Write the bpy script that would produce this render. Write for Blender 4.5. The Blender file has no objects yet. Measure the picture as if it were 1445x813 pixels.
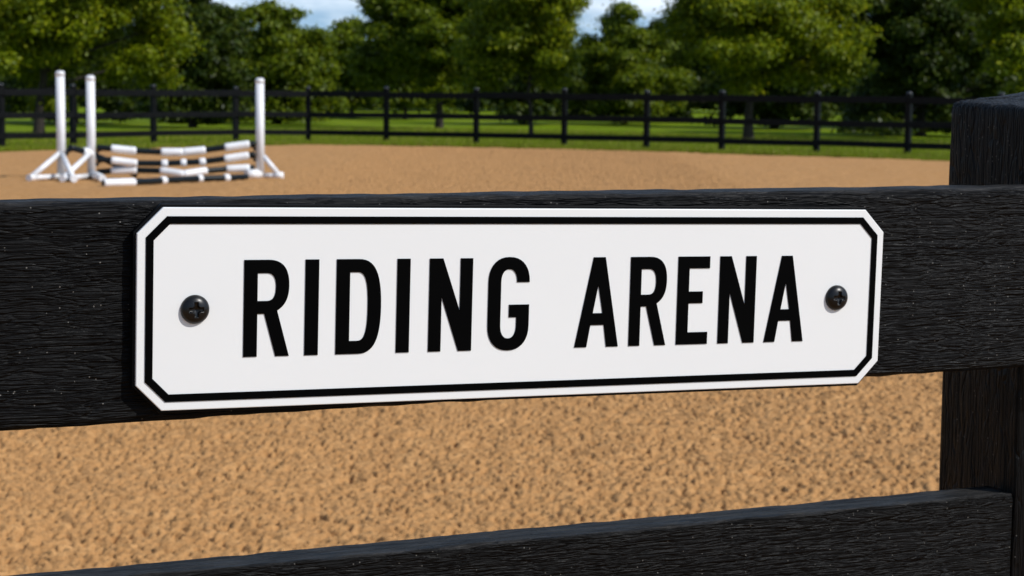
import bpy, bmesh, math, random
import numpy as np
from mathutils import Vector, Matrix

random.seed(7)
scene = bpy.context.scene
COL = scene.collection
R = math.radians

# ------------------------------------------------------------------ helpers
def link(o, parent=None):
    COL.objects.link(o)
    if parent is not None:
        o.parent = parent
    return o

def tag(o, label=None, cat=None, group=None, kind=None):
    if label: o['label'] = label
    if cat: o['category'] = cat
    if group: o['group'] = group
    if kind: o['kind'] = kind
    return o

def empty(name, loc=(0, 0, 0), rz=0.0):
    o = bpy.data.objects.new(name, None)
    o.location = loc
    o.rotation_euler = (0, 0, rz)
    o.empty_display_size = 0.1
    return link(o)

def mesh_obj(name, me, mat, parent=None, smooth=False):
    if mat is not None and len(me.materials) == 0:
        me.materials.append(mat)
    if smooth:
        me.polygons.foreach_set('use_smooth', [True] * len(me.polygons))
    o = bpy.data.objects.new(name, me)
    return link(o, parent)

def from_bm(name, bm, mat, parent=None, smooth=False):
    me = bpy.data.meshes.new(name)
    bm.normal_update()
    bm.to_mesh(me)
    bm.free()
    return mesh_obj(name, me, mat, parent, smooth)

def np_mesh(name, verts, faces):
    """verts (n,3), faces (m,k) with constant k"""
    me = bpy.data.meshes.new(name)
    n, (m, k) = len(verts), faces.shape
    me.vertices.add(n)
    me.vertices.foreach_set('co', np.ascontiguousarray(verts, dtype=np.float32).ravel())
    me.loops.add(m * k)
    me.loops.foreach_set('vertex_index', np.ascontiguousarray(faces, dtype=np.int32).ravel())
    me.polygons.add(m)
    me.polygons.foreach_set('loop_start', np.arange(0, m * k, k, dtype=np.int32))
    me.update(calc_edges=True)
    return me

_LAT = {}
def vnoise(x, y, seed):
    """smooth value noise in -1..1 on arrays"""
    if seed not in _LAT:
        _LAT[seed] = np.random.default_rng(seed).uniform(-1, 1, (256, 256)).astype(np.float32)
    g = _LAT[seed]
    xi = np.floor(x).astype(np.int64); yi = np.floor(y).astype(np.int64)
    fx = (x - xi).astype(np.float32); fy = (y - yi).astype(np.float32)
    fx = fx * fx * (3 - 2 * fx); fy = fy * fy * (3 - 2 * fy)
    a = g[xi & 255, yi & 255]; b = g[(xi + 1) & 255, yi & 255]
    c = g[xi & 255, (yi + 1) & 255]; d = g[(xi + 1) & 255, (yi + 1) & 255]
    return (a * (1 - fx) + b * fx) * (1 - fy) + (c * (1 - fx) + d * fx) * fy

# ------------------------------------------------------------------ materials
class NT:
    def __init__(self, name):
        self.m = bpy.data.materials.new(name)
        self.m.use_nodes = True
        self.t = self.m.node_tree
        self.bsdf = next(n for n in self.t.nodes if n.type == 'BSDF_PRINCIPLED')
        self.out = next(n for n in self.t.nodes if n.type == 'OUTPUT_MATERIAL')
    def n(self, typ, **kw):
        nd = self.t.nodes.new(typ)
        for k, v in kw.items():
            if k.startswith('i_'):
                key = k[2:]
                key = int(key) if key.isdigit() else key.replace('_', ' ')
                nd.inputs[key].default_value = v
            else:
                setattr(nd, k, v)
        return nd
    def l(self, a, b):
        self.t.links.new(a, b)
    def ramp(self, fac, stops, interp='LINEAR'):
        nd = self.t.nodes.new('ShaderNodeValToRGB')
        cr = nd.color_ramp
        cr.interpolation = interp
        while len(cr.elements) < len(stops):
            cr.elements.new(0.5)
        for e, (p, c) in zip(cr.elements, stops):
            e.position = p
            e.color = (c, c, c, 1) if isinstance(c, (int, float)) else (*c, 1)
        self.l(fac, nd.inputs['Fac'])
        return nd.outputs['Color']
    def math(self, op, a, b=None, c=None):
        nd = self.t.nodes.new('ShaderNodeMath')
        nd.operation = op
        for i, v in enumerate((a, b, c)):
            if v is None: continue
            if isinstance(v, (int, float)): nd.inputs[i].default_value = v
            else: self.l(v, nd.inputs[i])
        return nd.outputs[0]
    def mapped(self, scale, rot=(0, 0, 0)):
        tc = self.n('ShaderNodeTexCoord')
        mp = self.n('ShaderNodeMapping')
        mp.inputs['Scale'].default_value = scale
        mp.inputs['Rotation'].default_value = rot
        self.l(tc.outputs['Object'], mp.inputs['Vector'])
        return mp.outputs['Vector']
    def noise(self, vec, scale, detail=4, rough=0.55, dist=0.0):
        nd = self.n('ShaderNodeTexNoise')
        nd.inputs['Scale'].default_value = scale
        nd.inputs['Detail'].default_value = detail
        nd.inputs['Roughness'].default_value = rough
        nd.inputs['Distortion'].default_value = dist
        if vec is not None: self.l(vec, nd.inputs['Vector'])
        return nd.outputs['Fac']
    def mix(self, fac, a, b):
        nd = self.t.nodes.new('ShaderNodeMix')
        nd.data_type = 'RGBA'
        if isinstance(fac, (int, float)): nd.inputs[0].default_value = fac
        else: self.l(fac, nd.inputs[0])
        for i, v in ((6, a), (7, b)):
            if isinstance(v, tuple): nd.inputs[i].default_value = (*v, 1)
            else: self.l(v, nd.inputs[i])
        return nd.outputs[2]
    def bump(self, height, strength, dist):
        nd = self.n('ShaderNodeBump')
        nd.inputs['Strength'].default_value = strength
        nd.inputs['Distance'].default_value = dist
        self.l(height, nd.inputs['Height'])
        self.l(nd.outputs['Normal'], self.bsdf.inputs['Normal'])
        return nd

def paint_mat(name, color, rough=0.45, var=0.06, scale=6.0, bump=0.15, bscale=90, bdist=0.001, spec=0.5):
    k = NT(name)
    v = k.mapped((1, 1, 1))
    f = k.noise(v, scale, 5)
    lo = tuple(c * (1 - var * 2) for c in color)
    hi = tuple(min(1, c * (1 + var)) for c in color)
    k.l(k.ramp(f, [(0.3, lo), (0.65, hi)]), k.bsdf.inputs['Base Color'])
    k.bsdf.inputs['Roughness'].default_value = rough
    k.bsdf.inputs['Specular IOR Level'].default_value = spec
    k.bump(k.noise(v, bscale, 3), bump, bdist)
    return k.m

def wood_mat(name, grain_axis, strength=1.0, q=1.0):
    """rough-sawn board under black stain; the grain runs along grain_axis of the object"""
    k = NT(name)
    def sc(along, across):
        return tuple(along if i == grain_axis else across for i in range(3))
    warp_v = k.mapped(sc(14, 45))
    warp = k.n('ShaderNodeTexNoise'); warp.inputs['Scale'].default_value = 1.0
    warp.inputs['Detail'].default_value = 2
    k.l(warp_v, warp.inputs['Vector'])
    def warped(along, across, amt):
        base = k.mapped(sc(along, across))
        sub = k.n('ShaderNodeVectorMath', operation='SUBTRACT'); sub.inputs[1].default_value = (0.5, 0.5, 0.5)
        k.l(warp.outputs['Color'], sub.inputs[0])
        sca = k.n('ShaderNodeVectorMath', operation='SCALE'); sca.inputs['Scale'].default_value = amt
        k.l(sub.outputs[0], sca.inputs[0])
        add = k.n('ShaderNodeVectorMath', operation='ADD')
        k.l(base, add.inputs[0]); k.l(sca.outputs[0], add.inputs[1])
        return add.outputs[0]
    fine = k.noise(warped(20 * q, 480 * q, 1.5), 1.0, 4, 0.6)
    long_ = k.noise(warped(2.5 * q, 230 * q, 0.8), 1.0, 3, 0.5)
    vor = k.n('ShaderNodeTexVoronoi', feature='DISTANCE_TO_EDGE')
    vor.inputs['Scale'].default_value = 1.0
    k.l(warped(30 * q, 330 * q, 2.0), vor.inputs['Vector'])
    crack = k.ramp(vor.outputs['Distance'], [(0.0, 0.0), (0.16, 1.0)])
    vor2 = k.n('ShaderNodeTexVoronoi', feature='DISTANCE_TO_EDGE')
    vor2.inputs['Scale'].default_value = 1.0
    k.l(warped(9 * q, 120 * q, 1.1), vor2.inputs['Vector'])
    crack2 = k.ramp(vor2.outputs['Distance'], [(0.0, 0.0), (0.07, 1.0)])
    lon = k.ramp(long_, [(0.36, 0.0), (0.47, 1.0)])
    h = k.math('MULTIPLY', k.math('ADD', k.math('MULTIPLY', fine, 1.3), k.math('MULTIPLY', crack, 0.55)), 0.5)
    h = k.math('ADD', h, k.math('MULTIPLY', lon, 0.45))
    h = k.math('ADD', h, k.math('MULTIPLY', crack2, 0.40))
    # dusty specks, with small specular glints painted in as pale dots
    sp = k.n('ShaderNodeTexVoronoi', feature='F1')
    sp.inputs['Scale'].default_value = 1.0
    k.l(k.mapped((190, 190, 190)), sp.inputs['Vector'])
    sep = k.n('ShaderNodeSeparateColor'); k.l(sp.outputs['Color'], sep.inputs[0])
    keep = k.math('GREATER_THAN', sep.outputs[0], 0.74)
    dot = k.math('LESS_THAN', sp.outputs['Distance'], 0.12)
    speck = k.math('MULTIPLY', keep, dot)
    tone = k.noise(k.mapped(sc(5, 60)), 1.0, 4)
    base = k.ramp(tone, [(0.3, (0.0014, 0.0014, 0.0015)), (0.7, (0.0048, 0.0048, 0.0048))])
    base = k.mix(k.math('MULTIPLY', k.math('SUBTRACT', 1.0, crack), 0.5), base, (0.0015, 0.0015, 0.0015))
    base = k.mix(speck, base, (0.13, 0.12, 0.105))
    # paler, greyer mottling on the faces that look up
    geo = k.n('ShaderNodeNewGeometry'); sx = k.n('ShaderNodeSeparateXYZ'); k.l(geo.outputs['Normal'], sx.inputs[0])
    upf = k.ramp(sx.outputs['Z'], [(0.35, 0.0), (0.85, 1.0)])
    up_mottle = k.math('MULTIPLY', upf, k.ramp(k.noise(k.mapped(sc(18, 110)), 1.0, 5, 0.65), [(0.38, 0.12), (0.66, 1.0)]))
    base = k.mix(up_mottle, base, (0.034, 0.032, 0.030))
    k.l(base, k.bsdf.inputs['Base Color'])
    k.l(k.ramp(fine, [(0.3, 0.60), (0.7, 0.36)]), k.bsdf.inputs['Roughness'])
    k.bsdf.inputs['Specular IOR Level'].default_value = 0.10
    k.bump(h, strength, 0.0027)
    return k.m

M = {}
M['rail_wood'] = wood_mat('black_stained_rail_wood', 0, 0.85)
M['post_wood'] = wood_mat('black_stained_post_wood', 2, 1.0, 0.55)
M['far_wood_paint'] = paint_mat('black_fence_paint', (0.0042, 0.0042, 0.0045), 0.5, 0.3, 8, 0.4, 60, 0.004, 0.12)
M['cap_paint'] = paint_mat('black_cap_paint', (0.012, 0.012, 0.013), 0.28, 0.3, 8, 0.1, 60, 0.002, 0.6)
M['enamel'] = paint_mat('white_enamel', (0.80, 0.795, 0.77), 0.35, 0.006, 5, 0.03, 120, 0.0003, 0.25)
M['ink'] = paint_mat('black_lettering', (0.0010, 0.0010, 0.0010), 0.5, 0.1, 30, 0.04, 300, 0.0002, 0.03)
M['backing'] = paint_mat('black_backing_board', (0.002, 0.002, 0.0022), 0.5, 0.1, 30, 0.1, 200, 0.0005, 0.1)
M['white_pvc'] = paint_mat('white_jump_paint', (0.80, 0.80, 0.80), 0.38, 0.05, 4, 0.05, 40, 0.001)
M['pole_dark'] = paint_mat('dark_pole_paint', (0.003, 0.007, 0.009), 0.4, 0.2, 8, 0.05, 40, 0.001, 0.25)
def screw_mat():
    k = NT('black_oxide_screw')
    k.bsdf.inputs['Base Color'].default_value = (0.004, 0.004, 0.0042, 1)
    k.bsdf.inputs['Roughness'].default_value = 0.33
    k.bsdf.inputs['Specular IOR Level'].default_value = 0.36
    k.bump(k.noise(k.mapped((1, 1, 1)), 700, 3), 0.06, 0.0004)
    return k.m
M['screw'] = screw_mat()

def sand_mat():
    k = NT('riding_arena_sand')
    v = k.mapped((1, 1, 1))
    big = k.noise(v, 0.55, 5, 0.6)
    mid = k.noise(v, 9, 5, 0.6)
    gr = k.noise(v, 130, 4, 0.65)
    c = k.ramp(mid, [(0.30, (0.375, 0.191, 0.070)), (0.52, (0.470, 0.247, 0.093)), (0.72, (0.545, 0.302, 0.122))])
    c = k.mix(k.ramp(big, [(0.35, 0.0), (0.7, 0.45)]), c, (0.465, 0.246, 0.096))
    c = k.mix(k.ramp(gr, [(0.36, 0.55), (0.47, 0.0)]), c, (0.16, 0.078, 0.028))  # dark pores: shade of the small pits put into the colour
    c = k.mix(k.ramp(gr, [(0.60, 0.0), (0.72, 0.5)]), c, (0.56, 0.34, 0.17))
    k.l(c, k.bsdf.inputs['Base Color'])
    k.bsdf.inputs['Roughness'].default_value = 0.95
    k.bsdf.inputs['Specular IOR Level'].default_value = 0.15
    k.bump(k.math('ADD', gr, k.math('MULTIPLY', k.noise(v, 320, 3, 0.6), 0.5)), 0.6, 0.004)
    return k.m
M['sand'] = sand_mat()

def grass_ground_mat():
    k = NT('pasture_turf')
    v = k.mapped((1, 1, 1))
    f = k.noise(v, 0.35, 6, 0.6); g = k.noise(v, 14, 5, 0.65)
    c = k.ramp(f, [(0.3, (0.125, 0.20, 0.005)), (0.5, (0.175, 0.25, 0.007)), (0.72, (0.23, 0.265, 0.018))])
    c = k.mix(k.ramp(g, [(0.35, 0.5), (0.55, 0.0)]), c, (0.045, 0.090, 0.006))
    k.l(c, k.bsdf.inputs['Base Color'])
    k.bsdf.inputs['Roughness'].default_value = 0.8
    k.bsdf.inputs['Specular IOR Level'].default_value = 0.05
    k.bump(g, 1.0, 0.06)
    return k.m
M['turf'] = grass_ground_mat()

def foliage_mat(name, stops, trans=0.35, rough=0.45):
    k = NT(name)
    geo = k.n('ShaderNodeNewGeometry')
    c = k.ramp(geo.outputs['Random Per Island'], stops)
    k.l(c, k.bsdf.inputs['Base Color'])
    k.bsdf.inputs['Roughness'].default_value = rough
    k.bsdf.inputs['Specular IOR Level'].default_value = 0.2
    tr = k.n('ShaderNodeBsdfTranslucent')
    hs = k.n('ShaderNodeHueSaturation'); hs.inputs['Value'].default_value = 1.25
    hs.inputs['Hue'].default_value = 0.485
    k.l(c, hs.inputs['Color']); k.l(hs.outputs[0], tr.inputs['Color'])
    mx = k.n('ShaderNodeMixShader'); mx.inputs[0].default_value = trans
    k.l(k.bsdf.outputs[0], mx.inputs[1]); k.l(tr.outputs[0], mx.inputs[2])
    k.l(mx.outputs[0], k.out.inputs['Surface'])
    return k.m
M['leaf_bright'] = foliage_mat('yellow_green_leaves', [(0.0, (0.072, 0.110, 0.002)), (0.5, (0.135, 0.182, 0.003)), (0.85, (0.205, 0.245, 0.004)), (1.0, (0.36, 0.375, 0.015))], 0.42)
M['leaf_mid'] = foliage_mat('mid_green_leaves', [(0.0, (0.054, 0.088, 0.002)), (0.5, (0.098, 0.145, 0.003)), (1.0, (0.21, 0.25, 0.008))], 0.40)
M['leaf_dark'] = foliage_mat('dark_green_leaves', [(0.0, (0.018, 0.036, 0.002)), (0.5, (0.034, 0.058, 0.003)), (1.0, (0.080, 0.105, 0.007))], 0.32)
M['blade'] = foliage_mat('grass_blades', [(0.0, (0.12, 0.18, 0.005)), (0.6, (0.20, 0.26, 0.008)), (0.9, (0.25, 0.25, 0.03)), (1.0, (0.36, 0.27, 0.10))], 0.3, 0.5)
M['bark'] = paint_mat('bark', (0.030, 0.022, 0.016), 0.9, 0.35, 14, 1.0, 30, 0.03)

# ------------------------------------------------------------------ camera
FOCAL_PX = 2700.0 / 1445.0
pitch, roll = R(5.931), R(0.516)
fw = Vector((0, math.cos(pitch), -math.sin(pitch)))
up0 = Vector((0, math.sin(pitch), math.cos(pitch)))
rt0 = Vector((1, 0, 0))
rt = math.cos(roll) * rt0 + math.sin(roll) * up0
up = -math.sin(roll) * rt0 + math.cos(roll) * up0
cd = bpy.data.cameras.new('camera')
cd.sensor_width = 36.0
cd.lens = 36.0 * FOCAL_PX
cd.clip_start = 0.05
cd.clip_end = 3000
cam = bpy.data.objects.new('camera', cd)
mw = Matrix.Identity(4)
for i in range(3):
    mw[i][0], mw[i][1], mw[i][2] = rt[i], up[i], -fw[i]
mw[0][3], mw[1][3], mw[2][3] = 0, 0, 1.45
cam.matrix_world = mw
link(cam)
scene.camera = cam
cd.dof.use_dof = True
cd.dof.focus_distance = 1.53
cd.dof.aperture_fstop = 21.0

# ------------------------------------------------------------------ daylight
psi = R(23.665)                              # bearing of the near fence
T = Vector((math.cos(psi), math.sin(psi), 0))
N = Vector((math.sin(psi), -math.cos(psi), 0))
sun_dir = (0.508 * T + 0.565 * N + Vector((0, 0, 0.65))).normalized()
sd = bpy.data.lights.new('sun', 'SUN')
sd.energy = 3.75
sd.angle = R(0.53)
sd.color = (1.0, 0.975, 0.935)
sun = bpy.data.objects.new('sun', sd)
sun.rotation_euler = sun_dir.to_track_quat('Z', 'Y').to_euler()
link(sun)
w = bpy.data.worlds.new('World')
scene.world = w
w.use_nodes = True
wt = w.node_tree
bg = wt.nodes['Background']
sky = wt.nodes.new('ShaderNodeTexSky')
sky.sky_type = 'NISHITA'
sky.sun_disc = False
sky.sun_elevation = math.asin(sun_dir.z)
sky.sun_rotation = math.atan2(sun_dir.x, sun_dir.y)
sky.air_density = 1.15
sky.dust_density = 0.3
sky.ozone_density = 2.5
sky.altitude = 100
# thin cloud drifting over the blue
tc = wt.nodes.new('ShaderNodeTexCoord')
mp = wt.nodes.new('ShaderNodeMapping'); mp.inputs['Scale'].default_value = (9, 9, 34)
nz = wt.nodes.new('ShaderNodeTexNoise'); nz.inputs['Scale'].default_value = 1.0
nz.inputs['Detail'].default_value = 6; nz.inputs['Roughness'].default_value = 0.55
rp = wt.nodes.new('ShaderNodeValToRGB')
rp.color_ramp.elements[0].position = 0.53; rp.color_ramp.elements[0].color = (0, 0, 0, 1)
rp.color_ramp.elements[1].position = 0.74; rp.color_ramp.elements[1].color = (0.6, 0.6, 0.6, 1)
mx = wt.nodes.new('ShaderNodeMix'); mx.data_type = 'RGBA'
mx.inputs[7].default_value = (11.0, 11.4, 11.8, 1)
wt.links.new(tc.outputs['Generated'], mp.inputs['Vector'])
wt.links.new(mp.outputs['Vector'], nz.inputs['Vector'])
wt.links.new(nz.outputs['Fac'], rp.inputs['Fac'])
wt.links.new(rp.outputs['Color'], mx.inputs[0])
# clear air: the deeper blue of the upper sky reaches well down towards the horizon
sep = wt.nodes.new('ShaderNodeSeparateXYZ'); cmb = wt.nodes.new('ShaderNodeCombineXYZ')
lift = wt.nodes.new('ShaderNodeMath'); lift.operation = 'MULTIPLY_ADD'
lift.inputs[1].default_value = 0.75; lift.inputs[2].default_value = 0.16
wt.links.new(tc.outputs['Generated'], sep.inputs[0])
wt.links.new(sep.outputs['X'], cmb.inputs['X']); wt.links.new(sep.outputs['Y'], cmb.inputs['Y'])
wt.links.new(sep.outputs['Z'], lift.inputs[0]); wt.links.new(lift.outputs[0], cmb.inputs['Z'])
nrmz = wt.nodes.new('ShaderNodeVectorMath'); nrmz.operation = 'NORMALIZE'
wt.links.new(cmb.outputs[0], nrmz.inputs[0]); wt.links.new(nrmz.outputs[0], sky.inputs['Vector'])
wt.links.new(sky.outputs['Color'], mx.inputs[6])
wt.links.new(mx.outputs[2], bg.inputs['Color'])
bg.inputs['Strength'].default_value = 0.135
scene.view_settings.view_transform = 'Standard'
scene.view_settings.look = 'None'
scene.view_settings.exposure = 0.0
scene.view_settings.gamma = 1.0
scene.view_settings.use_curve_mapping = False
scene.cycles.max_bounces = 8
scene.cycles.transparent_max_bounces = 4

# ------------------------------------------------------------------ ground
# grass field to the horizon, as one sheet a little below the sand
bm = bmesh.new()
bmesh.ops.create_grid(bm, x_segments=40, y_segments=40, size=900)
for v in bm.verts: v.co.z = -0.055
tag(from_bm('grass_field', bm, M['turf']), 'green pasture stretching away behind the far fence', 'grass', kind='structure')

SAND_EDGE = [(-60, -20), (-22, 28), (-14.6, 37.8), (-11.29, 42.17), (-8.81, 45.5), (-6.4, 48.6), (-5.3, 49.35), (-3.26, 49.25), (-0.94, 48.73),
             (3.79, 46.4), (6.92, 43.75), (9.42, 41.73), (14, 38.2), (60, 0)]
SX = np.array([p[0] for p in SAND_EDGE]); SY = np.array([p[1] for p in SAND_EDGE])
def sand_limit(x):
    return np.interp(x, SX, SY)

xs = [0.0]
fine_x = np.arange(-3.0, 3.4, 0.0066)
lx = [-3.0]; step = 0.0066
while lx[-1] > -30: step *= 1.045; lx.append(lx[-1] - min(step, 0.35))
rx = [float(fine_x[-1])]; step = 0.0066
while rx[-1] < 30: step *= 1.045; rx.append(rx[-1] + min(step, 0.35))
X = np.array(lx[:0:-1] + list(fine_x) + rx[1:])
yl = [-12.0]
while yl[-1] < 4.4: yl.append(yl[-1] + (0.3 if yl[-1] < 3.0 else 0.08))
while yl[-1] < 50.5: yl.append(yl[-1] + max(0.0068, min(0.00125 * yl[-1], 0.08)))
Y = np.array(yl)
gx, gy = np.meshgrid(X, Y)
px, py = gx.ravel(), gy.ravel()
wob = 0.006 * vnoise(px * 30, py * 30, 11)
qx, qy = px + wob, py + 0.006 * vnoise(px * 30 + 9, py * 30, 12)
ridge = 1 - np.abs(vnoise(qx * 47, qy * 47, 1)) ** 0.7
z = 0.010 - 0.019 * (1 - ridge) 
z -= 0.038 * np.clip(vnoise(qx * 58 + 3, qy * 58, 2) - 0.02, 0, 1) ** 1.1
z += 0.0042 * vnoise(qx * 95 + 3, qy * 95, 7)
z += 0.0020 * vnoise(px * 130, py * 130, 6)
z += 0.006 * vnoise(px * 9, py * 9, 3)
z += 0.012 * vnoise(px * 2.3, py * 2.3, 4) + 0.010 * vnoise(px * 0.7, py * 0.45, 5)
# scattered hoof dents
rng = np.random.default_rng(3)
for _ in range(90):
    hx, hy = rng.uniform(-4, 5), rng.uniform(5, 16)
    d2 = ((px - hx) / 0.075) ** 2 + ((py - hy) / 0.075) ** 2
    near = d2 < 9
    z[near] += -0.014 * np.exp(-d2[near] * 1.6) + 0.006 * np.exp(-(np.sqrt(d2[near]) - 1.5) ** 2 * 4)
z = np.maximum(z, -0.050) - 0.030 * np.clip(1 - (sand_limit(px) - py) / 1.2, 0, 1)
V = np.stack([px, py, z], 1)
nx, ny = len(X), len(Y)
idx = np.arange(nx * ny).reshape(ny, nx)
F = np.stack([idx[:-1, :-1].ravel(), idx[:-1, 1:].ravel(), idx[1:, 1:].ravel(), idx[1:, :-1].ravel()], 1)
cx, cy = px[F].mean(1), py[F].mean(1)
lim = sand_limit(cx) + 0.30 * vnoise(cx * 1.6, cy * 0.2, 8) + 0.22 * vnoise(cx * 6, cy * 0.5, 9)
F = F[cy < lim]
used = np.zeros(len(V), bool); used[F.ravel()] = True
remap = np.cumsum(used) - 1
me = np_mesh('arena_sand', V[used], remap[F])
tag(mesh_obj('arena_sand', me, M['sand'], smooth=True), 'raked tan sand surface of the riding arena', 'sand', kind='structure')

# grass blades in the strip along the far fence and beyond it
rng = np.random.default_rng(21)
n = 150000
bx = rng.uniform(-17, 16, n)
off = np.where(rng.random(n) < 0.45, rng.exponential(1.2, n), rng.uniform(0, 22, n)) - 0.25
by = sand_limit(bx) + off
hgt = rng.uniform(0.02, 0.09, n) * np.where(off < 3.0, 1.2, 0.9) * (1 + 0.5 * vnoise(bx * 1.2, by * 1.2, 31))
ang = rng.uniform(0, 2 * np.pi, n)
wd = rng.uniform(0.006, 0.016, n)
lean = rng.normal(0, 0.35, (n, 2)) * hgt[:, None]
b0 = np.stack([bx - np.cos(ang) * wd, by - np.sin(ang) * wd, np.full(n, -0.056)], 1)
b1 = np.stack([bx + np.cos(ang) * wd, by + np.sin(ang) * wd, np.full(n, -0.056)], 1)
b2 = np.stack([bx + lean[:, 0], by + lean[:, 1], hgt], 1)
V = np.stack([b0, b1, b2], 1).reshape(-1, 3)
me = np_mesh('grass', V, np.arange(3 * n).reshape(-1, 3))
tag(mesh_obj('grass', me, M['blade']), 'rough green grass along the foot of the far black fence', 'grass', kind='stuff')

# ------------------------------------------------------------------ near fence
def board(name, L0, L1, thick, tall, mat, parent, seed, rad=0.006, cell=0.006):
    """rough board from x=L0..L1, y 0..thick (away from the viewer), z 0..tall, worn arrises"""
    prof = []
    def arc(cy, cz, a0):
        for i in range(4):
            a = a0 + i * math.pi / 6
            prof.append((cy + rad * math.cos(a), cz + rad * math.sin(a)))
    def run(p, q):
        k = max(2, int(math.dist(p, q) / cell))
        for i in range(1, k): prof.append((p[0] + (q[0] - p[0]) * i / k, p[1] + (q[1] - p[1]) * i / k))
    y0, y1, z0, z1 = 0, thick, 0, tall
    arc(y1 - rad, z1 - rad, 0);           run((y1 - rad, z1), (y0 + rad, z1))
    arc(y0 + rad, z1 - rad, math.pi / 2); run((y0, z1 - rad), (y0, z0 + rad))
    arc(y0 + rad, z0 + rad, math.pi);     run((y0 + rad, z0), (y1 - rad, z0))
    arc(y1 - rad, z0 + rad, 1.5 * math.pi); run((y1, z0 + rad), (y1, z1 - rad))
    P = np.array(prof); m = len(P)
    xs_ = np.arange(L0, L1 + 1e-6, cell); k = len(xs_)
    V = np.zeros((k, m, 3)); V[:, :, 0] = xs_[:, None]; V[:, :, 1] = P[None, :, 0]; V[:, :, 2] = P[None, :, 1]
    c = np.array([thick / 2, tall / 2])
    a = np.arange(m)[None, :] * 0.9 + 0 * xs_[:, None]
    nz_ = 0.0007 * vnoise(xs_[:, None] * 45 + 0 * a, a, seed) + 0.0004 * vnoise(xs_[:, None] * 9 + 0 * a, a * 0.45, seed + 1)
    dirs = (P - c); dirs = np.sign(dirs) * (np.abs(np.abs(dirs) - c) < rad * 1.01)
    V[:, :, 1] += nz_ * dirs[None, :, 0]; V[:, :, 2] += nz_ * dirs[None, :, 1]
    V = V.reshape(-1, 3)
    idx = np.arange(k * m).reshape(k, m)
    nxt = np.roll(idx, -1, 1)
    F = np.stack([idx[:-1].ravel(), nxt[:-1].ravel(), nxt[1:].ravel(), idx[1:].ravel()], 1)
    bm = bmesh.new()
    vs = [bm.verts.new(v) for v in V.tolist()]
    for f in F.tolist(): bm.faces.new([vs[i] for i in f])
    bm.faces.new([vs[i] for i in idx[0].tolist()])
    bm.faces.new([vs[i] for i in idx[-1].tolist()][::-1])
    bmesh.ops.recalc_face_normals(bm, faces=bm.faces)
    for f in bm.faces: f.smooth = len(f.verts) == 4
    return from_bm(name, bm, mat, parent)

D0 = 1.5                                     # front face of the top rail, metres from the lens along its normal
fence = empty('rail_fence', tuple(-N * D0), psi)
tag(fence, 'black stained rail fence in front carrying the white sign', 'fence')
top = board('rail', -2.2, 2.2, 0.050, 0.1783, M['rail_wood'], fence, 41, 0.0085)
top.location = (0, 0, 1.1820)
low = board('rail', -2.2, 1.2389, 0.044, 0.178, M['rail_wood'], fence, 51, 0.004)
low.location = (0, 0.050, 0.8665)
low2 = board('rail', -2.2, 1.2389, 0.044, 0.178, M['rail_wood'], fence, 61, 0.004, 0.02)
low2.location = (0, 0.050, 0.45)

def near_post(x, seed):
    wdt, dep, hh, rad = 0.130, 0.127, 1.441, 0.004
    bm = bmesh.new()
    prof = []
    def arc(cx, cy, a0):
        for i in range(4):
            a = a0 + i * math.pi / 6
            prof.append((cx + rad * math.cos(a), cy + rad * math.sin(a)))
    def run(p, q, k):
        for i in range(1, k): prof.append((p[0] + (q[0] - p[0]) * i / k, p[1] + (q[1] - p[1]) * i / k))
    arc(wdt - rad, dep - rad, 0); run((wdt - rad, dep), (rad, dep), 14)
    arc(rad, dep - rad, math.pi / 2); run((0, dep - rad), (0, rad), 14)
    arc(rad, rad, math.pi); run((rad, 0), (wdt - rad, 0), 14)
    arc(wdt - rad, rad, 1.5 * math.pi); run((wdt, rad), (wdt, dep - rad), 14)
    P = np.array(prof); m = len(P)
    def tz(q):                               # the top is cut a little out of level
        return hh - 0.004 + 0.115 * q[0] + 0.035 * q[1]
    zs = list(np.arange(-0.02, 0.9, 0.04)) + list(np.arange(0.9, hh - 0.012, 0.008))
    rows = []
    for j, zz in enumerate(zs):
        a = np.arange(m) * 0.9
        nn = 0.0009 * vnoise(np.full(m, zz * 14), a, seed) + 0.0010 * vnoise(np.full(m, zz * 3), a * 0.5, seed + 1)
        c = np.array([wdt / 2, dep / 2]); d = P - c; d /= np.linalg.norm(d, axis=1)[:, None]
        Q = P + nn[:, None] * d
        k = j / (len(zs) - 1)
        rows.append([bm.verts.new((q[0], q[1], zz if zz < 0.9 else 0.9 + (zz - 0.9) * (tz(q) - 0.006 - 0.9) / (zs[-1] - 0.9))) for q in Q])
    for ins, dz in ((0.001, -0.003), (0.003, -0.001), (0.006, 0.0), (0.02, 0.0006), (0.04, 0.0008)):
        c = np.array([wdt / 2, dep / 2])
        Q = c + (P - c) * (1 - ins / (wdt / 2))
        rows.append([bm.verts.new((q[0], q[1], tz(q) + dz + 0.0006 * random.uniform(-1, 1))) for q in Q])
    for a, b in zip(rows[:-1], rows[1:]):
        for i in range(m):
            bm.faces.new((a[i], a[(i + 1) % m], b[(i + 1) % m], b[i])).smooth = True
    bm.faces.new(rows[-1]).smooth = True
    bmesh.ops.recalc_face_normals(bm, faces=bm.faces)
    o = from_bm('post', bm, M['post_wood'], fence)
    o.location = (x, 0.050, 0)
    return o
near_post(1.2395, 71)
near_post(-2.25, 75)

# ------------------------------------------------------------------ the sign
SIGN_X, SIGN_Z, TILT = 0.6792, 1.2674, 0.0200
sign = empty('riding_arena_sign')
sign.matrix_world = Matrix.Translation(-N * D0 + T * SIGN_X + Vector((0, 0, SIGN_Z))) @ Matrix.Rotation(psi, 4, 'Z') @ Matrix.Rotation(TILT, 4, 'Y')
tag(sign, 'white octagonal-cornered enamel sign reading RIDING ARENA screwed to the black rail', 'sign')

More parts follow.
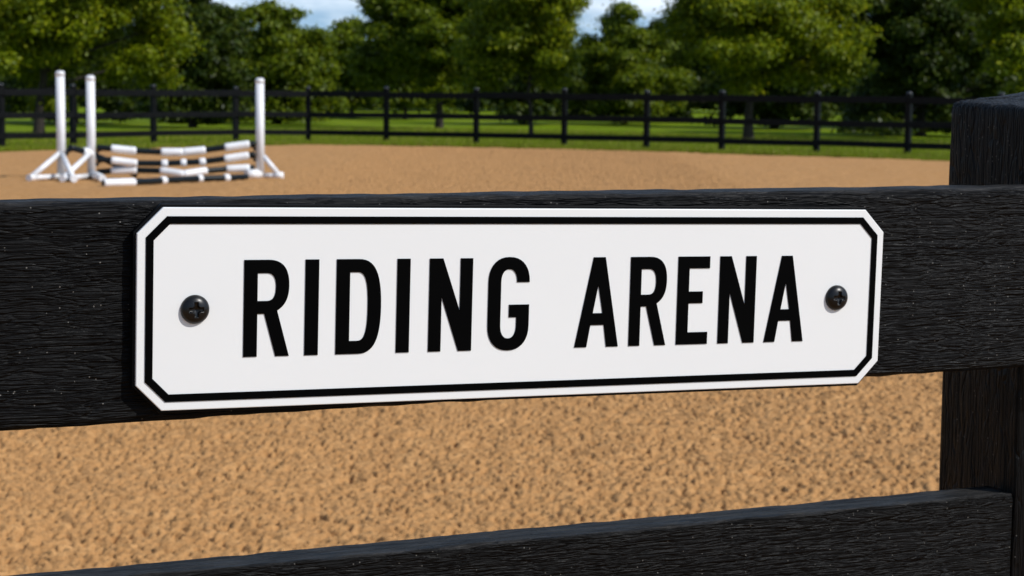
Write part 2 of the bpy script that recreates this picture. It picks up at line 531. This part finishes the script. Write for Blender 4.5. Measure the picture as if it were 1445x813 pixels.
SW, SH, CH = 0.6988, 0.1622, 0.0207
def octagon(k):
    a, b, c = SW / 2 - k, SH / 2 - k, CH - k * (2 - math.sqrt(2))
    return [(-a + c, b), (a - c, b), (a, b - c), (a, -b + c), (a - c, -b), (-a + c, -b), (-a, -b + c), (-a, b - c)]

def slab(name, pts, y_back, y_front, mat, parent, bev=0.0005):
    bm = bmesh.new()
    lo = [bm.verts.new((p[0], y_back, p[1])) for p in pts]
    hi = [bm.verts.new((p[0], y_front, p[1])) for p in pts]
    n_ = len(pts)
    front = bm.faces.new(hi); bm.faces.new(lo[::-1])
    for i in range(n_): bm.faces.new((lo[i], lo[(i + 1) % n_], hi[(i + 1) % n_], hi[i]))
    bmesh.ops.recalc_face_normals(bm, faces=bm.faces)
    bmesh.ops.bevel(bm, geom=list(front.edges), offset=bev, segments=2, affect='EDGES', profile=0.5)
    return from_bm(name, bm, mat, parent)

slab('backing_board', octagon(-0.0024), -0.0005, -0.0078, M['backing'], sign)
slab('sign_panel', octagon(0), -0.0080, -0.0110, M['enamel'], sign, 0.0007)

def flat_shape(name, loops, mat, parent, y0, depth):
    """filled 2-D outline with holes, extruded towards the viewer"""
    cu = bpy.data.curves.new(name, 'CURVE')
    cu.dimensions = '2D'; cu.fill_mode = 'BOTH'; cu.extrude = depth / 2
    for lp in loops:
        s = cu.splines.new('POLY'); s.points.add(len(lp) - 1)
        for q, p in zip(s.points, lp): q.co = (p[0], p[1], 0, 1)
        s.use_cyclic_u = True
    tmp = bpy.data.objects.new(name, cu); COL.objects.link(tmp)
    bpy.context.view_layer.update()
    me = bpy.data.meshes.new_from_object(tmp.evaluated_get(bpy.context.evaluated_depsgraph_get()))
    bpy.data.objects.remove(tmp); bpy.data.curves.remove(cu)
    me.transform(Matrix.Translation((0, y0 - depth / 2, 0)) @ Matrix.Rotation(math.pi / 2, 4, 'X'))
    me.name = name
    me.materials.clear()
    return mesh_obj(name, me, mat, parent)

flat_shape('border_line', [octagon(0.0070), octagon(0.0131)], M['ink'], sign, -0.0112, 0.0005)

def bez(p0, p1, p2, p3, k=14):
    return [tuple((1 - t) ** 3 * a + 3 * (1 - t) ** 2 * t * b + 3 * (1 - t) * t * t * c + t ** 3 * d
                  for a, b, c, d in zip(p0, p1, p2, p3)) for t in (i / k for i in range(1, k + 1))]
def ell(cx_, cz_, rx_, rz_, a0, a1, k=18, e=2.25):
    out = []
    for i in range(k + 1):
        a = R(a0 + (a1 - a0) * i / k); c, s = math.cos(a), math.sin(a)
        out.append((cx_ + rx_ * math.copysign(abs(c) ** (2 / e), c), cz_ + rz_ * math.copysign(abs(s) ** (2 / e), s)))
    return out

def glyph(ch):
    if ch == 'I':
        return 0.14, [[(0, 0), (0.14, 0), (0.14, 1), (0, 1)]]
    if ch == 'R':
        o = [(0, 0), (0, 1), (0.25, 1)] + bez((0.25, 1), (0.39, 1), (0.468, 0.92), (0.468, 0.735)) + bez((0.468, 0.735), (0.468, 0.60), (0.425, 0.52), (0.345, 0.475))
        o += [(0.474, 0), (0.333, 0), (0.212, 0.442), (0.14, 0.442), (0.14, 0)]
        hole = [(0.14, 0.862), (0.14, 0.575), (0.235, 0.575)] + bez((0.235, 0.575), (0.305, 0.575), (0.33, 0.63), (0.33, 0.72)) + bez((0.33, 0.72), (0.33, 0.81), (0.305, 0.862), (0.235, 0.862))
        return 0.474, [o, hole]
    if ch == 'D':
        o = [(0, 0), (0, 1), (0.235, 1)] + bez((0.235, 1), (0.405, 1), (0.47, 0.84), (0.47, 0.5)) + bez((0.47, 0.5), (0.47, 0.16), (0.405, 0), (0.235, 0))
        hole = [(0.14, 0.862), (0.14, 0.138), (0.225, 0.138)] + bez((0.225, 0.138), (0.305, 0.138), (0.33, 0.25), (0.33, 0.5)) + bez((0.33, 0.5), (0.33, 0.75), (0.305, 0.862), (0.225, 0.862))
        return 0.47, [o, hole]
    if ch == 'N':
        return 0.47, [[(0, 0), (0, 1), (0.145, 1), (0.335, 0.435), (0.335, 1), (0.47, 1), (0.47, 0), (0.325, 0), (0.135, 0.585), (0.135, 0)]]
    if ch == 'E':
        return 0.35, [[(0, 0), (0, 1), (0.35, 1), (0.35, 0.865), (0.125, 0.865), (0.125, 0.602), (0.28, 0.602), (0.28, 0.468), (0.125, 0.468), (0.125, 0.138), (0.345, 0.138), (0.345, 0)]]
    if ch == 'A':
        o = [(0, 0), (0.187, 1), (0.318, 1), (0.482, 0), (0.350, 0), (0.318, 0.245), (0.170, 0.245), (0.132, 0)]
        return 0.482, [o, [(0.192, 0.378), (0.300, 0.378), (0.247, 0.690)]]
    if ch == 'G':
        o = [(0.44, 0.735)] + ell(0.22, 0.735, 0.22, 0.275, 0, 180) + ell(0.22, 0.265, 0.22, 0.275, 180, 360)
        o += [(0.44, 0.49), (0.225, 0.49), (0.225, 0.352), (0.305, 0.352), (0.305, 0.27)]
        o += ell(0.22, 0.27, 0.085, 0.148, 360, 180)[1:] + ell(0.22, 0.735, 0.085, 0.142, 180, 0)
        return 0.44, [o]

CAP = 0.0787
# each letter's left and right edge along the fence, letter by letter
TEXT = [('R', 0.4166, 0.4549), ('I', 0.4680, 0.4796), ('D', 0.4947, 0.5338), ('I', 0.5476, 0.5592), ('N', 0.5764, 0.6156), ('G', 0.6302, 0.6685),
        ('A', 0.7126, 0.7550), ('R', 0.7654, 0.8021), ('E', 0.8127, 0.8448), ('N', 0.8552, 0.8928), ('A', 0.9032, 0.9448)]
for ch, x0, x1 in TEXT:
    gw, loops = glyph(ch)
    sx_ = (x1 - x0) / gw
    pts = [[(x0 - SIGN_X + p[0] * sx_, (p[1] - 0.5) * CAP - 0.0003) for p in lp] for lp in loops]
    flat_shape('letter', pts, M['ink'], sign, -0.0112, 0.0005)

def screw_mesh():
    """domed pan head with a pressed cross recess"""
    rr, hh = 0.01165, 0.0056
    nr, na = 46, 96
    V = [(0, 0, 0)]
    for i in range(1, nr + 1):
        for j in range(na):
            a = 2 * math.pi * j / na; q = rr * min(1.0, i / (nr - 4)); V.append((q * math.cos(a), q * math.sin(a), i))
    out = []
    for x, y, i in V:
        q = math.hypot(x, y) / rr
        zz = hh * (1 - min(1, q) ** 2.5) ** 0.62 if q < 1 else 0.0
        if i > nr - 4: zz = -0.0008 * (i - (nr - 4))
        ax, ay = abs(x), abs(y)
        arm = min(max(ax - 0.0058, ay - 0.00145), max(ay - 0.0058, ax - 0.00145), max(ax + ay - 0.0042, -1) * 0.7)
        s = min(1, max(0, 0.5 - arm / 0.0011))
        s = s * s * (3 - 2 * s)
        zz -= s * 0.0034 * max(0.35, 1 - math.hypot(x, y) / 0.010)
        out.append((x, y, zz + 0.0010))
    bm = bmesh.new()
    vs = [bm.verts.new(v) for v in out]
    for j in range(na): bm.faces.new((vs[0], vs[1 + j], vs[1 + (j + 1) % na]))
    for i in range(nr - 1):
        for j in range(na):
            a, b = 1 + i * na, 1 + (i + 1) * na; k = (j + 1) % na
            bm.faces.new((vs[a + j], vs[b + j], vs[b + k], vs[a + k]))
    for f in bm.faces: f.smooth = True
    me = bpy.data.meshes.new('screw'); bm.normal_update(); bm.to_mesh(me); bm.free()
    return me
sm = screw_mesh(); sm.materials.append(M['screw'])
for x_, spin in ((0.3766 - SIGN_X, R(2)), (0.9795 - SIGN_X, R(-4))):
    o = bpy.data.objects.new('screw', sm)
    o.matrix_local = Matrix.Translation((x_, -0.0110, -0.0002)) @ Matrix.Rotation(math.pi / 2, 4, 'X') @ Matrix.Rotation(spin, 4, 'Z')
    link(o, sign)

# ------------------------------------------------------------------ far fence
def box_bm(bm, p, q, wdt, z0, z1, bev=0.0):
    """upright plank from p to q (x, y), wdt thick"""
    p, q = Vector((p[0], p[1], 0)), Vector((q[0], q[1], 0))
    d = (q - p).normalized(); s = Vector((-d.y, d.x, 0)) * wdt / 2
    vs = [bm.verts.new(v) for v in (p - s + Vector((0, 0, z0)), q - s + Vector((0, 0, z0)), q + s + Vector((0, 0, z0)), p + s + Vector((0, 0, z0)),
                                    p - s + Vector((0, 0, z1)), q - s + Vector((0, 0, z1)), q + s + Vector((0, 0, z1)), p + s + Vector((0, 0, z1)))]
    fs = [bm.faces.new([vs[i] for i in f]) for f in ((3, 2, 1, 0), (4, 5, 6, 7), (0, 1, 5, 4), (1, 2, 6, 5), (2, 3, 7, 6), (3, 0, 4, 7))]
    if bev: bmesh.ops.bevel(bm, geom=list({e for f in fs for e in f.edges}), offset=bev, segments=2, affect='EDGES', profile=0.5)

POSTS = [(-18.2, 34.6), (-15.6, 39.3), (-13.4, 43.0), (-12.03, 45.1), (-10.77, 46.95), (-9.24, 49.28), (-7.45, 51.5), (-5.58, 52.2), (-3.41, 51.5), (-0.98, 50.6), (1.31, 49.4), (3.35, 48.25), (5.11, 47.05),
         (7.24, 45.8), (9.11, 44.3), (10.9, 42.95), (12.9, 41.5), (15.0, 40.0)]
pf = empty('paddock_fence', (-0.98, 50.6, 0))
tag(pf, 'long black three-rail post fence at the far end of the sand arena', 'fence')
base = Vector((-0.98, 50.6, 0))
rs = random.Random(5)
heights = []
for i, (x, y) in enumerate(POSTS):
    bm = bmesh.new()
    s = 0.066
    hh = 1.43 + rs.uniform(-0.02, 0.02); heights.append(hh)
    a = Vector(POSTS[min(i + 1, len(POSTS) - 1)]) - Vector(POSTS[max(i - 1, 0)]); a.normalize()
    box_bm(bm, (x - a.x * s - base.x, y - a.y * s - base.y), (x + a.x * s - base.x, y + a.y * s - base.y), 0.132, -0.05, hh, 0.012)
    # weathered pyramid top
    tp = [v for v in bm.verts if v.co.z > hh - 0.005]
    po = from_bm('post', bm, M['far_wood_paint'], pf)
    bm = bmesh.new()
    c = Vector((x - base.x, y - base.y, hh + 0.001))
    bmesh.ops.create_uvsphere(bm, u_segments=14, v_segments=8, radius=0.074, matrix=Matrix.Translation(c) @ Matrix.Diagonal((1, 1, 0.62, 1)))
    cap = from_bm('post_cap', bm, M['cap_paint'], po, True)
for i in range(len(POSTS) - 1):
    p, q = Vector(POSTS[i]), Vector(POSTS[i + 1])
    d = (q - p).normalized(); nrm = Vector((d.y, -d.x))
    if nrm.y > 0: nrm = -nrm
    o_ = nrm * 0.088
    for zc, hh in ((1.275, 0.16), (0.72, 0.145), (0.24, 0.14)):
        bm = bmesh.new()
        dz0, dz1 = rs.uniform(-0.012, 0.012), rs.uniform(-0.012, 0.012)
        box_bm(bm, tuple(p + o_ - base.xy + d * 0.004), tuple(q + o_ - base.xy - d * 0.004), 0.04, zc - hh / 2, zc + hh / 2, 0.005)
        for v in bm.verts:
            t_ = (Vector(v.co.xy) - (p - base.xy)).dot(d) / (q - p).length
            v.co.z += dz0 * (1 - t_) + dz1 * t_
        from_bm('rail', bm, M['far_wood_paint'], pf)

# ------------------------------------------------------------------ show jump
def tube(bm, p, q, r0, r1=None, seg=20, cap=True):
    p, q = Vector(p), Vector(q)
    r1 = r0 if r1 is None else r1
    d = (q - p); L = d.length
    m = Matrix.Translation((p + q) / 2) @ d.to_track_quat('Z', 'Y').to_matrix().to_4x4()
    return bmesh.ops.create_cone(bm, cap_ends=cap, segments=seg, radius1=r0, radius2=r1, depth=L, matrix=m)

def standard(loc, tall, feet, label, cups=(), bar=None):
    """upright round post on braced feet; feet are offsets (x, y) of the two brace ends"""
    root = empty('jump_standard', loc)
    tag(root, label, 'jump stand', 'white jump stands of the show jump')
    bm = bmesh.new(); tube(bm, (0, 0, 0.0), (0, 0, tall - 0.045), 0.067, seg=24)
    for f in bm.faces: f.smooth = len(f.verts) == 4
    from_bm('upright', bm, M['white_pvc'], root)
    bm = bmesh.new()
    prof = [(0.071, tall - 0.075), (0.071, tall - 0.03), (0.064, tall - 0.010), (0.045, tall + 0.004), (0.0, tall + 0.008)]
    rings = [[bm.verts.new((r_ * math.cos(2 * math.pi * j / 24), r_ * math.sin(2 * math.pi * j / 24), zz)) for j in range(24)] for r_, zz in prof[:-1]]
    tipv = bm.verts.new((0, 0, prof[-1][1]))
    for a, b in zip(rings[:-1], rings[1:]):
        for j in range(24): bm.faces.new((a[j], a[(j + 1) % 24], b[(j + 1) % 24], b[j])).smooth = True
    for j in range(24): bm.faces.new((rings[-1][j], rings[-1][(j + 1) % 24], tipv)).smooth = True
    bm.faces.new(rings[0][::-1])
    from_bm('cap', bm, M['white_pvc'], root)
    for fx, fy, hz in feet:
        d = Vector((fx, fy, 0)).normalized()
        bm = bmesh.new()
        tube(bm, d * 0.05 + Vector((0, 0, hz)), Vector((fx, fy, 0.075)), 0.040, seg=16)
        for f in bm.faces: f.smooth = len(f.verts) == 4
        from_bm('brace', bm, M['white_pvc'], root)
        bm = bmesh.new()
        tube(bm, d * 0.070 + Vector((0, 0, 0.05)), Vector((fx, fy, 0.05)), 0.040, seg=16)
        sdv = Vector((-d.y, d.x, 0))
        tube(bm, Vector((fx, fy, 0.054)) - d * 0.07, Vector((fx, fy, 0.054)) + d * 0.08, 0.054, seg=18)
        for f in bm.faces: f.smooth = len(f.verts) == 4
        from_bm('foot', bm, M['white_pvc'], root)
    if bar:
        bm = bmesh.new(); tube(bm, (bar[0], bar[1], 0.075), (0, 0, 0.075), 0.074, seg=18)
        for f in bm.faces: f.smooth = len(f.verts) == 4
        from_bm('foot_block', bm, M['white_pvc'], root)
    for dx, dy, zz in cups:
        bm = bmesh.new()
        d = Vector((dx, dy, 0)).normalized(); s = Vector((-d.y, d.x, 0))
        # a half-round cup: curved plate on a short bracket
        c = d * 0.115
        pr_ = [(math.cos(a), math.sin(a)) for a in [math.pi + i * math.pi / 8 for i in range(9)]]
        for w0 in (-0.028, 0.028): pass
        rows = []
        for t_ in (-0.035, 0.035):
            rows.append([bm.verts.new(c + d * t_ + s * (0.058 * a) + Vector((0, 0, zz + 0.058 * b + 0.006))) for a, b in pr_])
            rows.append([bm.verts.new(c + d * t_ + s * (0.064 * a) + Vector((0, 0, zz + 0.064 * b + 0.006))) for a, b in pr_])
        a0, b0, a1, b1 = rows
        for i in range(8):
            bm.faces.new((a0[i], a0[i + 1], a1[i + 1], a1[i])); bm.faces.new((b0[i], b1[i], b1[i + 1], b0[i + 1]))
            bm.faces.new((a0[i], b0[i], b0[i + 1], a0[i + 1])); bm.faces.new((a1[i], a1[i + 1], b1[i + 1], b1[i]))
        bmesh.ops.create_cube(bm, size=1, matrix=Matrix.Translation(d * 0.085 + Vector((0, 0, zz - 0.075))) @ d.to_track_quat('X', 'Z').to_matrix().to_4x4() @ Matrix.Diagonal((0.05, 0.05, 0.05, 1)))
        from_bm('pole_cup', bm, M['pole_dark'], root)
    return root

P_BACK, P_NEAR, P_RIGHT = (-6.98, 29.6), (-6.57, 29.85), (-4.02, 30.45)
ax_ = Vector((P_RIGHT[0] - P_NEAR[0], P_RIGHT[1] - P_NEAR[1])).normalized()
standard((*P_BACK, 0), 1.665, [(-0.30, -0.62, 0.40), (0.36, -0.80, 0.40)], 'leftmost and tallest white jump stand on two splayed braces', cups=[(0.6, 0.5, 0.47)])
standard((*P_NEAR, 0), 1.60, [(-0.20, -0.95, 0.40), (0.34, -0.85, 0.10)], 'white jump stand holding the left ends of the striped poles', cups=[(ax_.x, ax_.y, 0.48), (ax_.x, ax_.y, 0.30)])
standard((*P_RIGHT, 0), 1.585, [(0.29, -0.02, 0.36)], 'white jump stand holding the right ends of the striped poles', cups=[(-ax_.x, -ax_.y, 0.545), (-ax_.x, -ax_.y, 0.375)], bar=(-0.20, -0.16))

def pole(label, pts, bands, rad=0.047, wide=0.061):
    """flexible striped pole through the points (u along the jump, z); bands (u0, u1, 'band'|'ring')"""
    P0 = Vector((P_NEAR[0], P_NEAR[1], 0))
    dirv = Vector((ax_.x, ax_.y, 0)); side = Vector((ax_.y, -ax_.x, 0))
    us = np.array([p[0] for p in pts]); zs_ = np.array([p[1] for p in pts]); ys_ = np.array([(p[2] if len(p) > 2 else 0.0) for p in pts])
    def at(u): return P0 + dirv * u + side * float(np.interp(u, us, ys_)) + Vector((0, 0, float(np.interp(u, us, zs_))))
    def sweep(bm, u0, u1, r_, mat_i, rounded):
        k = max(2, int((u1 - u0) / 0.05)); seg = 18
        st = [(u0 + (u1 - u0) * i / k, r_) for i in range(k + 1)]
        if rounded: st = [(u0 - 0.001, r_ * 0.80)] + [(u0 + 0.012, r_)] + st[1:-1] + [(u1 - 0.012, r_), (u1 + 0.001, r_ * 0.80)]
        rings = []
        for u, q in st:
            d = (at(min(u + 0.02, us[-1])) - at(max(u - 0.02, us[0]))).normalized()
            s = side; n_ = d.cross(s).normalized(); s = n_.cross(d)
            c = at(u)
            rings.append([bm.verts.new(c + (s * math.cos(2 * math.pi * j / seg) + n_ * math.sin(2 * math.pi * j / seg)) * q) for j in range(seg)])
        for a, b in zip(rings[:-1], rings[1:]):
            for j in range(seg):
                f = bm.faces.new((a[j], a[(j + 1) % seg], b[(j + 1) % seg], b[j])); f.smooth = True; f.material_index = mat_i
        for rg in (rings[0][::-1], rings[-1]): bm.faces.new(rg).material_index = mat_i
    mid = at(float(us.mean()))
    root = empty('jump_pole', tuple(mid))
    tag(root, label, 'jump pole', 'striped poles of the show jump')
    bm = bmesh.new(); sweep(bm, us[0], us[-1], rad, 0, False)
    bmesh.ops.recalc_face_normals(bm, faces=bm.faces)
    for v in bm.verts: v.co -= mid
    from_bm('pole_shaft', bm, M['pole_dark'], root)
    for u0, u1, kind in bands:
        bm = bmesh.new(); sweep(bm, u0, u1, wide if kind == 'band' else wide * 0.98, 0, True)
        bmesh.ops.recalc_face_normals(bm, faces=bm.faces)
        for v in bm.verts: v.co -= mid
        from_bm('white_sleeve' if kind == 'band' else 'white_ring', bm, M['white_pvc'], root)

U = 2.624
pole('topmost striped pole, dark with three long white sleeves, sagging a little', [(0.085, 0.49), (0.3, 0.475), (0.68, 0.437), (1.07, 0.422), (1.41, 0.422), (1.75, 0.452), (2.07, 0.495), (2.44, 0.545), (2.545, 0.555)],
     [(0.30, 0.685, 'band'), (1.065, 1.41, 'band'), (1.41, 1.76, 'band'), (2.06, 2.45, 'band')])
pole('second striped pole from the top, with white sleeves at both ends and three small rings', [(0.085, 0.31), (0.29, 0.292), (0.69, 0.245), (1.1, 0.243), (1.41, 0.255), (1.71, 0.27), (2.07, 0.315), (2.45, 0.372), (2.545, 0.388)],
     [(0.30, 0.70, 'band'), (1.07, 1.17, 'ring'), (1.37, 1.46, 'ring'), (1.66, 1.76, 'ring'), (2.05, 2.44, 'band')])
pole('third striped pole from the top, its white middle sleeve bent into a V', [(0.085, 0.103, -0.10), (0.29, 0.118, -0.10), (0.7, 0.135, -0.02), (1.06, 0.130, 0.1), (1.40, 0.085, 0.25), (1.76, 0.130, 0.1), (2.07, 0.152), (2.44, 0.170), (2.53, 0.172)],
     [(0.30, 0.70, 'band'), (1.055, 1.40, 'band'), (1.40, 1.77, 'band'), (2.08, 2.45, 'band')])
pole('lowest striped pole lying on the sand, white sleeve at its left end', [(0.12, 0.05, 2.30), (0.58, 0.05, 2.10), (1.02, 0.05, 1.55), (1.60, 0.05, 0.98), (2.02, 0.05, 0.78), (2.36, 0.05, 0.50)],
     [(0.13, 0.58, 'band'), (0.98, 1.06, 'ring'), (1.56, 1.64, 'ring'), (1.98, 2.06, 'ring')])
pole('striped pole slanting down to the right from the leftmost stand', [(-0.33, 0.50, 0.30), (-0.05, 0.415, 0.06), (0.20, 0.30, -0.16), (0.46, 0.17, -0.26), (0.70, 0.042, -0.32)],
     [(-0.13, 0.02, 'band')])

# ------------------------------------------------------------------ trees
def limb(bm, pts, radii, seg=7):
    rings = []
    for i, p in enumerate(pts):
        d = (pts[min(i + 1, len(pts) - 1)] - pts[max(i - 1, 0)]).normalized()
        s = d.cross(Vector((0.31, 0.95, 0.1))).normalized(); n_ = d.cross(s)
        rings.append([bm.verts.new(p + (s * math.cos(2 * math.pi * j / seg) + n_ * math.sin(2 * math.pi * j / seg)) * radii[i]) for j in range(seg)])
    for a, b in zip(rings[:-1], rings[1:]):
        for j in range(seg): bm.faces.new((a[j], a[(j + 1) % seg], b[(j + 1) % seg], b[j])).smooth = True
    bm.faces.new(rings[-1])

def tree(x, y, h, rx_, z_low, trunk_off, label, mats, seed, n_leaf, leaf, trunk_r=0.11, clumps=90, ry=None, tight=0.37, top_pow=1.0):
    g = np.random.default_rng(seed); rr = random.Random(seed)
    ry = ry or rx_
    root = empty('broadleaf_tree', (x, y, -0.055))
    tag(root, label, 'tree', 'trees beyond the far fence')
    zc, rz = (h + z_low) / 2, (h - z_low) / 2
    # clump centres spread through the crown, thicker towards its outside
    C_ = []
    while len(C_) < clumps:
        v = g.normal(size=3); v /= np.linalg.norm(v)
        rad = g.random() ** 0.45
        lump = 1 + 0.20 * math.sin(3 * math.atan2(v[1], v[0]) + seed) + 0.13 * math.sin(5 * v[2] + 2.3 * seed)
        p = v * rad * 0.92 * lump
        k = 1 - 0.35 * p[2] ** 1.5 * top_pow if p[2] > 0 else 0.92 / max(0.6, math.sqrt(max(0, 1 - min(1, p[2] ** 2))))
        C_.append((p[0] * rx_ * k, p[1] * ry * k, zc + p[2] * rz))
    C_ = np.array(C_)
    C_[:, 0] += trunk_off[0] * -1.0; C_[:, 1] += trunk_off[1] * -1.0
    # trunk with limbs reaching into the clumps
    bm = bmesh.new()
    hz = z_low + 0.75 * (h - z_low)
    pts = [Vector((0, 0, -0.05))]; rad_ = [trunk_r * 1.5]
    ctr = Vector((-trunk_off[0], -trunk_off[1], 0))
    for i in range(1, 8):
        t_ = i / 7
        pts.append(Vector((rr.uniform(-1, 1) * 0.06 * i / 2, rr.uniform(-1, 1) * 0.06 * i / 2, hz * t_)) + ctr * t_ ** 1.5)
        rad_.append(trunk_r * (1.08 - 0.85 * t_))
    limb(bm, pts, rad_, 10)
    for c in C_[:: max(1, clumps // 26)]:
        c = Vector(c)
        t_ = min(0.9, max(0.22, (c.z - 0.4 * math.hypot(c.x, c.y)) / hz)); i = int(t_ * 7)
        s0 = pts[i].lerp(pts[min(7, i + 1)], t_ * 7 - i)
        r0 = trunk_r * (0.62 - 0.45 * t_)
        m1 = s0.lerp(c, 0.4) + Vector((rr.uniform(-.15, .15), rr.uniform(-.15, .15), rr.uniform(-0.05, 0.2)))
        m2 = s0.lerp(c, 0.75) + Vector((rr.uniform(-.1, .1), rr.uniform(-.1, .1), rr.uniform(0, 0.18)))
        limb(bm, [s0, m1, m2, c], [r0, r0 * 0.7, r0 * 0.42, 0.008], 6)
    from_bm('trunk', bm, M['bark'], root)
    # leaves
    which = g.integers(0, clumps, n_leaf)
    size = g.uniform(0.55, 1.25, clumps) * tight * (rx_ / 2.2) ** 0.5
    lv = g.normal(size=(n_leaf, 3)); lv /= np.linalg.norm(lv, axis=1)[:, None]
    lr = np.abs(g.normal(0.80, 0.40, n_leaf))
    sq = np.array([1.25, 1.25, 0.72])
    c = C_[which] + lv * lr[:, None] * size[which][:, None] * sq
    # twigs trailing out of the outline
    nm = lv * 0.7 + g.normal(size=(n_leaf, 3)) * 0.45 + np.array([0, -0.1, 0.5])
    nm /= np.linalg.norm(nm, axis=1)[:, None]
    a = np.cross(nm, g.normal(size=(n_leaf, 3))); a /= np.linalg.norm(a, axis=1)[:, None]
    b = np.cross(nm, a)
    L = leaf * g.uniform(0.6, 1.35, n_leaf)[:, None]; W = L * g.uniform(0.42, 0.62, n_leaf)[:, None]
    fold = nm * W * 0.25
    V = np.stack([c - a * L * 0.5, c + b * W * 0.5 + fold, c + a * L * 0.5 - nm * L * 0.12, c - b * W * 0.5 + fold], 1).reshape(-1, 3)
    keep = np.repeat(c[:, 2] > 0.15, 4)
    F = np.arange(len(V[keep])).reshape(-1, 4)
    me = np_mesh('crown', V[keep], F)
    mesh_obj('crown', me, mats, root)
    return root

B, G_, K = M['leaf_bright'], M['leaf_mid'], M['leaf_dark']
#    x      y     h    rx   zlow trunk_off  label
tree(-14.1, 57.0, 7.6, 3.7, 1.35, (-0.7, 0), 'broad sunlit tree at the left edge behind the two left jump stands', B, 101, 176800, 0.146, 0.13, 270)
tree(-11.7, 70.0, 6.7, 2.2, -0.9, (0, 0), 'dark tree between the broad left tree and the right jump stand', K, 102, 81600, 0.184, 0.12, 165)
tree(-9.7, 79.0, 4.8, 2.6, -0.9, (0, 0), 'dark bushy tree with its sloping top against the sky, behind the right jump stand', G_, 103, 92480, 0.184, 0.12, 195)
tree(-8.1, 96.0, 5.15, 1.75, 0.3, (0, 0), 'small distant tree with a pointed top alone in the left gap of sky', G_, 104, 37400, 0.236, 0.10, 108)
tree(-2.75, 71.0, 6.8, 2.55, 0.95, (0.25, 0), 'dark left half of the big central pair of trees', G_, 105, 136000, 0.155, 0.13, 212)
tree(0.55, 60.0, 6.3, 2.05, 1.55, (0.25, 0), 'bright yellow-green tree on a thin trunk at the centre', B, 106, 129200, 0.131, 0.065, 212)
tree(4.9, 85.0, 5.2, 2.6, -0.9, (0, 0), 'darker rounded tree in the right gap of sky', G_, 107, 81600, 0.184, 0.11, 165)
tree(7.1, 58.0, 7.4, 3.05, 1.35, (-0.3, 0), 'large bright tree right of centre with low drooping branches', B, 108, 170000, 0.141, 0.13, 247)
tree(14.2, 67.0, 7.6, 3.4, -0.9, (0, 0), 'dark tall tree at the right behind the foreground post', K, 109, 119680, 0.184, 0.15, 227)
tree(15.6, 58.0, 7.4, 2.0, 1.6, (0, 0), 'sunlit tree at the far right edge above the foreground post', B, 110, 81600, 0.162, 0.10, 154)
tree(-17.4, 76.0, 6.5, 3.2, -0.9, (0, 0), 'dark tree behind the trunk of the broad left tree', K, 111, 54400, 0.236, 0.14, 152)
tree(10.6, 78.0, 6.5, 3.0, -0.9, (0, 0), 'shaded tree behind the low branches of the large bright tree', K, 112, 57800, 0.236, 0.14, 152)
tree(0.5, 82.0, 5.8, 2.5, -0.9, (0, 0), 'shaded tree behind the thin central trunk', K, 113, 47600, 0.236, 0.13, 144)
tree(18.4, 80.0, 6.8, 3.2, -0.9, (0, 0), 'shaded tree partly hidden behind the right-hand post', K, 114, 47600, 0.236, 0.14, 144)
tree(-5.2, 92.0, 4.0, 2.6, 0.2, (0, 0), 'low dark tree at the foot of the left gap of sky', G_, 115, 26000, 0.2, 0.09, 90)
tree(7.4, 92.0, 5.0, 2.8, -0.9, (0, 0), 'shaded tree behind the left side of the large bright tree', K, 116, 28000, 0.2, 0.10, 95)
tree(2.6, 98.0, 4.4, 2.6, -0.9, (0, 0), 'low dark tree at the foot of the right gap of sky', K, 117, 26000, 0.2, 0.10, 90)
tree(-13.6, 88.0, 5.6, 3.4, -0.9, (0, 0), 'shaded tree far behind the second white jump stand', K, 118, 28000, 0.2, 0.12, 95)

# far-off wood closing the view
g = np.random.default_rng(77)
n = 200000
fx = g.uniform(-62, 62, n)
fy = 135 + g.uniform(-5, 5, n) + 4 * np.sin(fx * 0.2)
topz = 4.6 + 0.9 * vnoise(fx * 0.25, fx * 0 + 2, 91) + 0.45 * vnoise(fx * 0.9, fx * 0 + 5, 92)
fz = 0.15 + (topz - 0.15) * g.random(n) ** 0.8
fy = fy - 3.0 * np.sqrt(np.clip(1 - (fz / topz) ** 2, 0, 1)) * np.abs(np.sin(fx * 0.9 + 1))
c = np.stack([fx, fy, fz], 1)
nm = g.normal(size=(n, 3)) + np.array([0, -0.5, 0.8]); nm /= np.linalg.norm(nm, axis=1)[:, None]
a = np.cross(nm, g.normal(size=(n, 3))); a /= np.linalg.norm(a, axis=1)[:, None]; b = np.cross(nm, a)
L = 0.46 * g.uniform(0.6, 1.3, n)[:, None]
V = np.stack([c - a * L * 0.5, c + b * L * 0.28, c + a * L * 0.5, c - b * L * 0.28], 1).reshape(-1, 3)
me = np_mesh('far_wood', V, np.arange(4 * n).reshape(-1, 4))
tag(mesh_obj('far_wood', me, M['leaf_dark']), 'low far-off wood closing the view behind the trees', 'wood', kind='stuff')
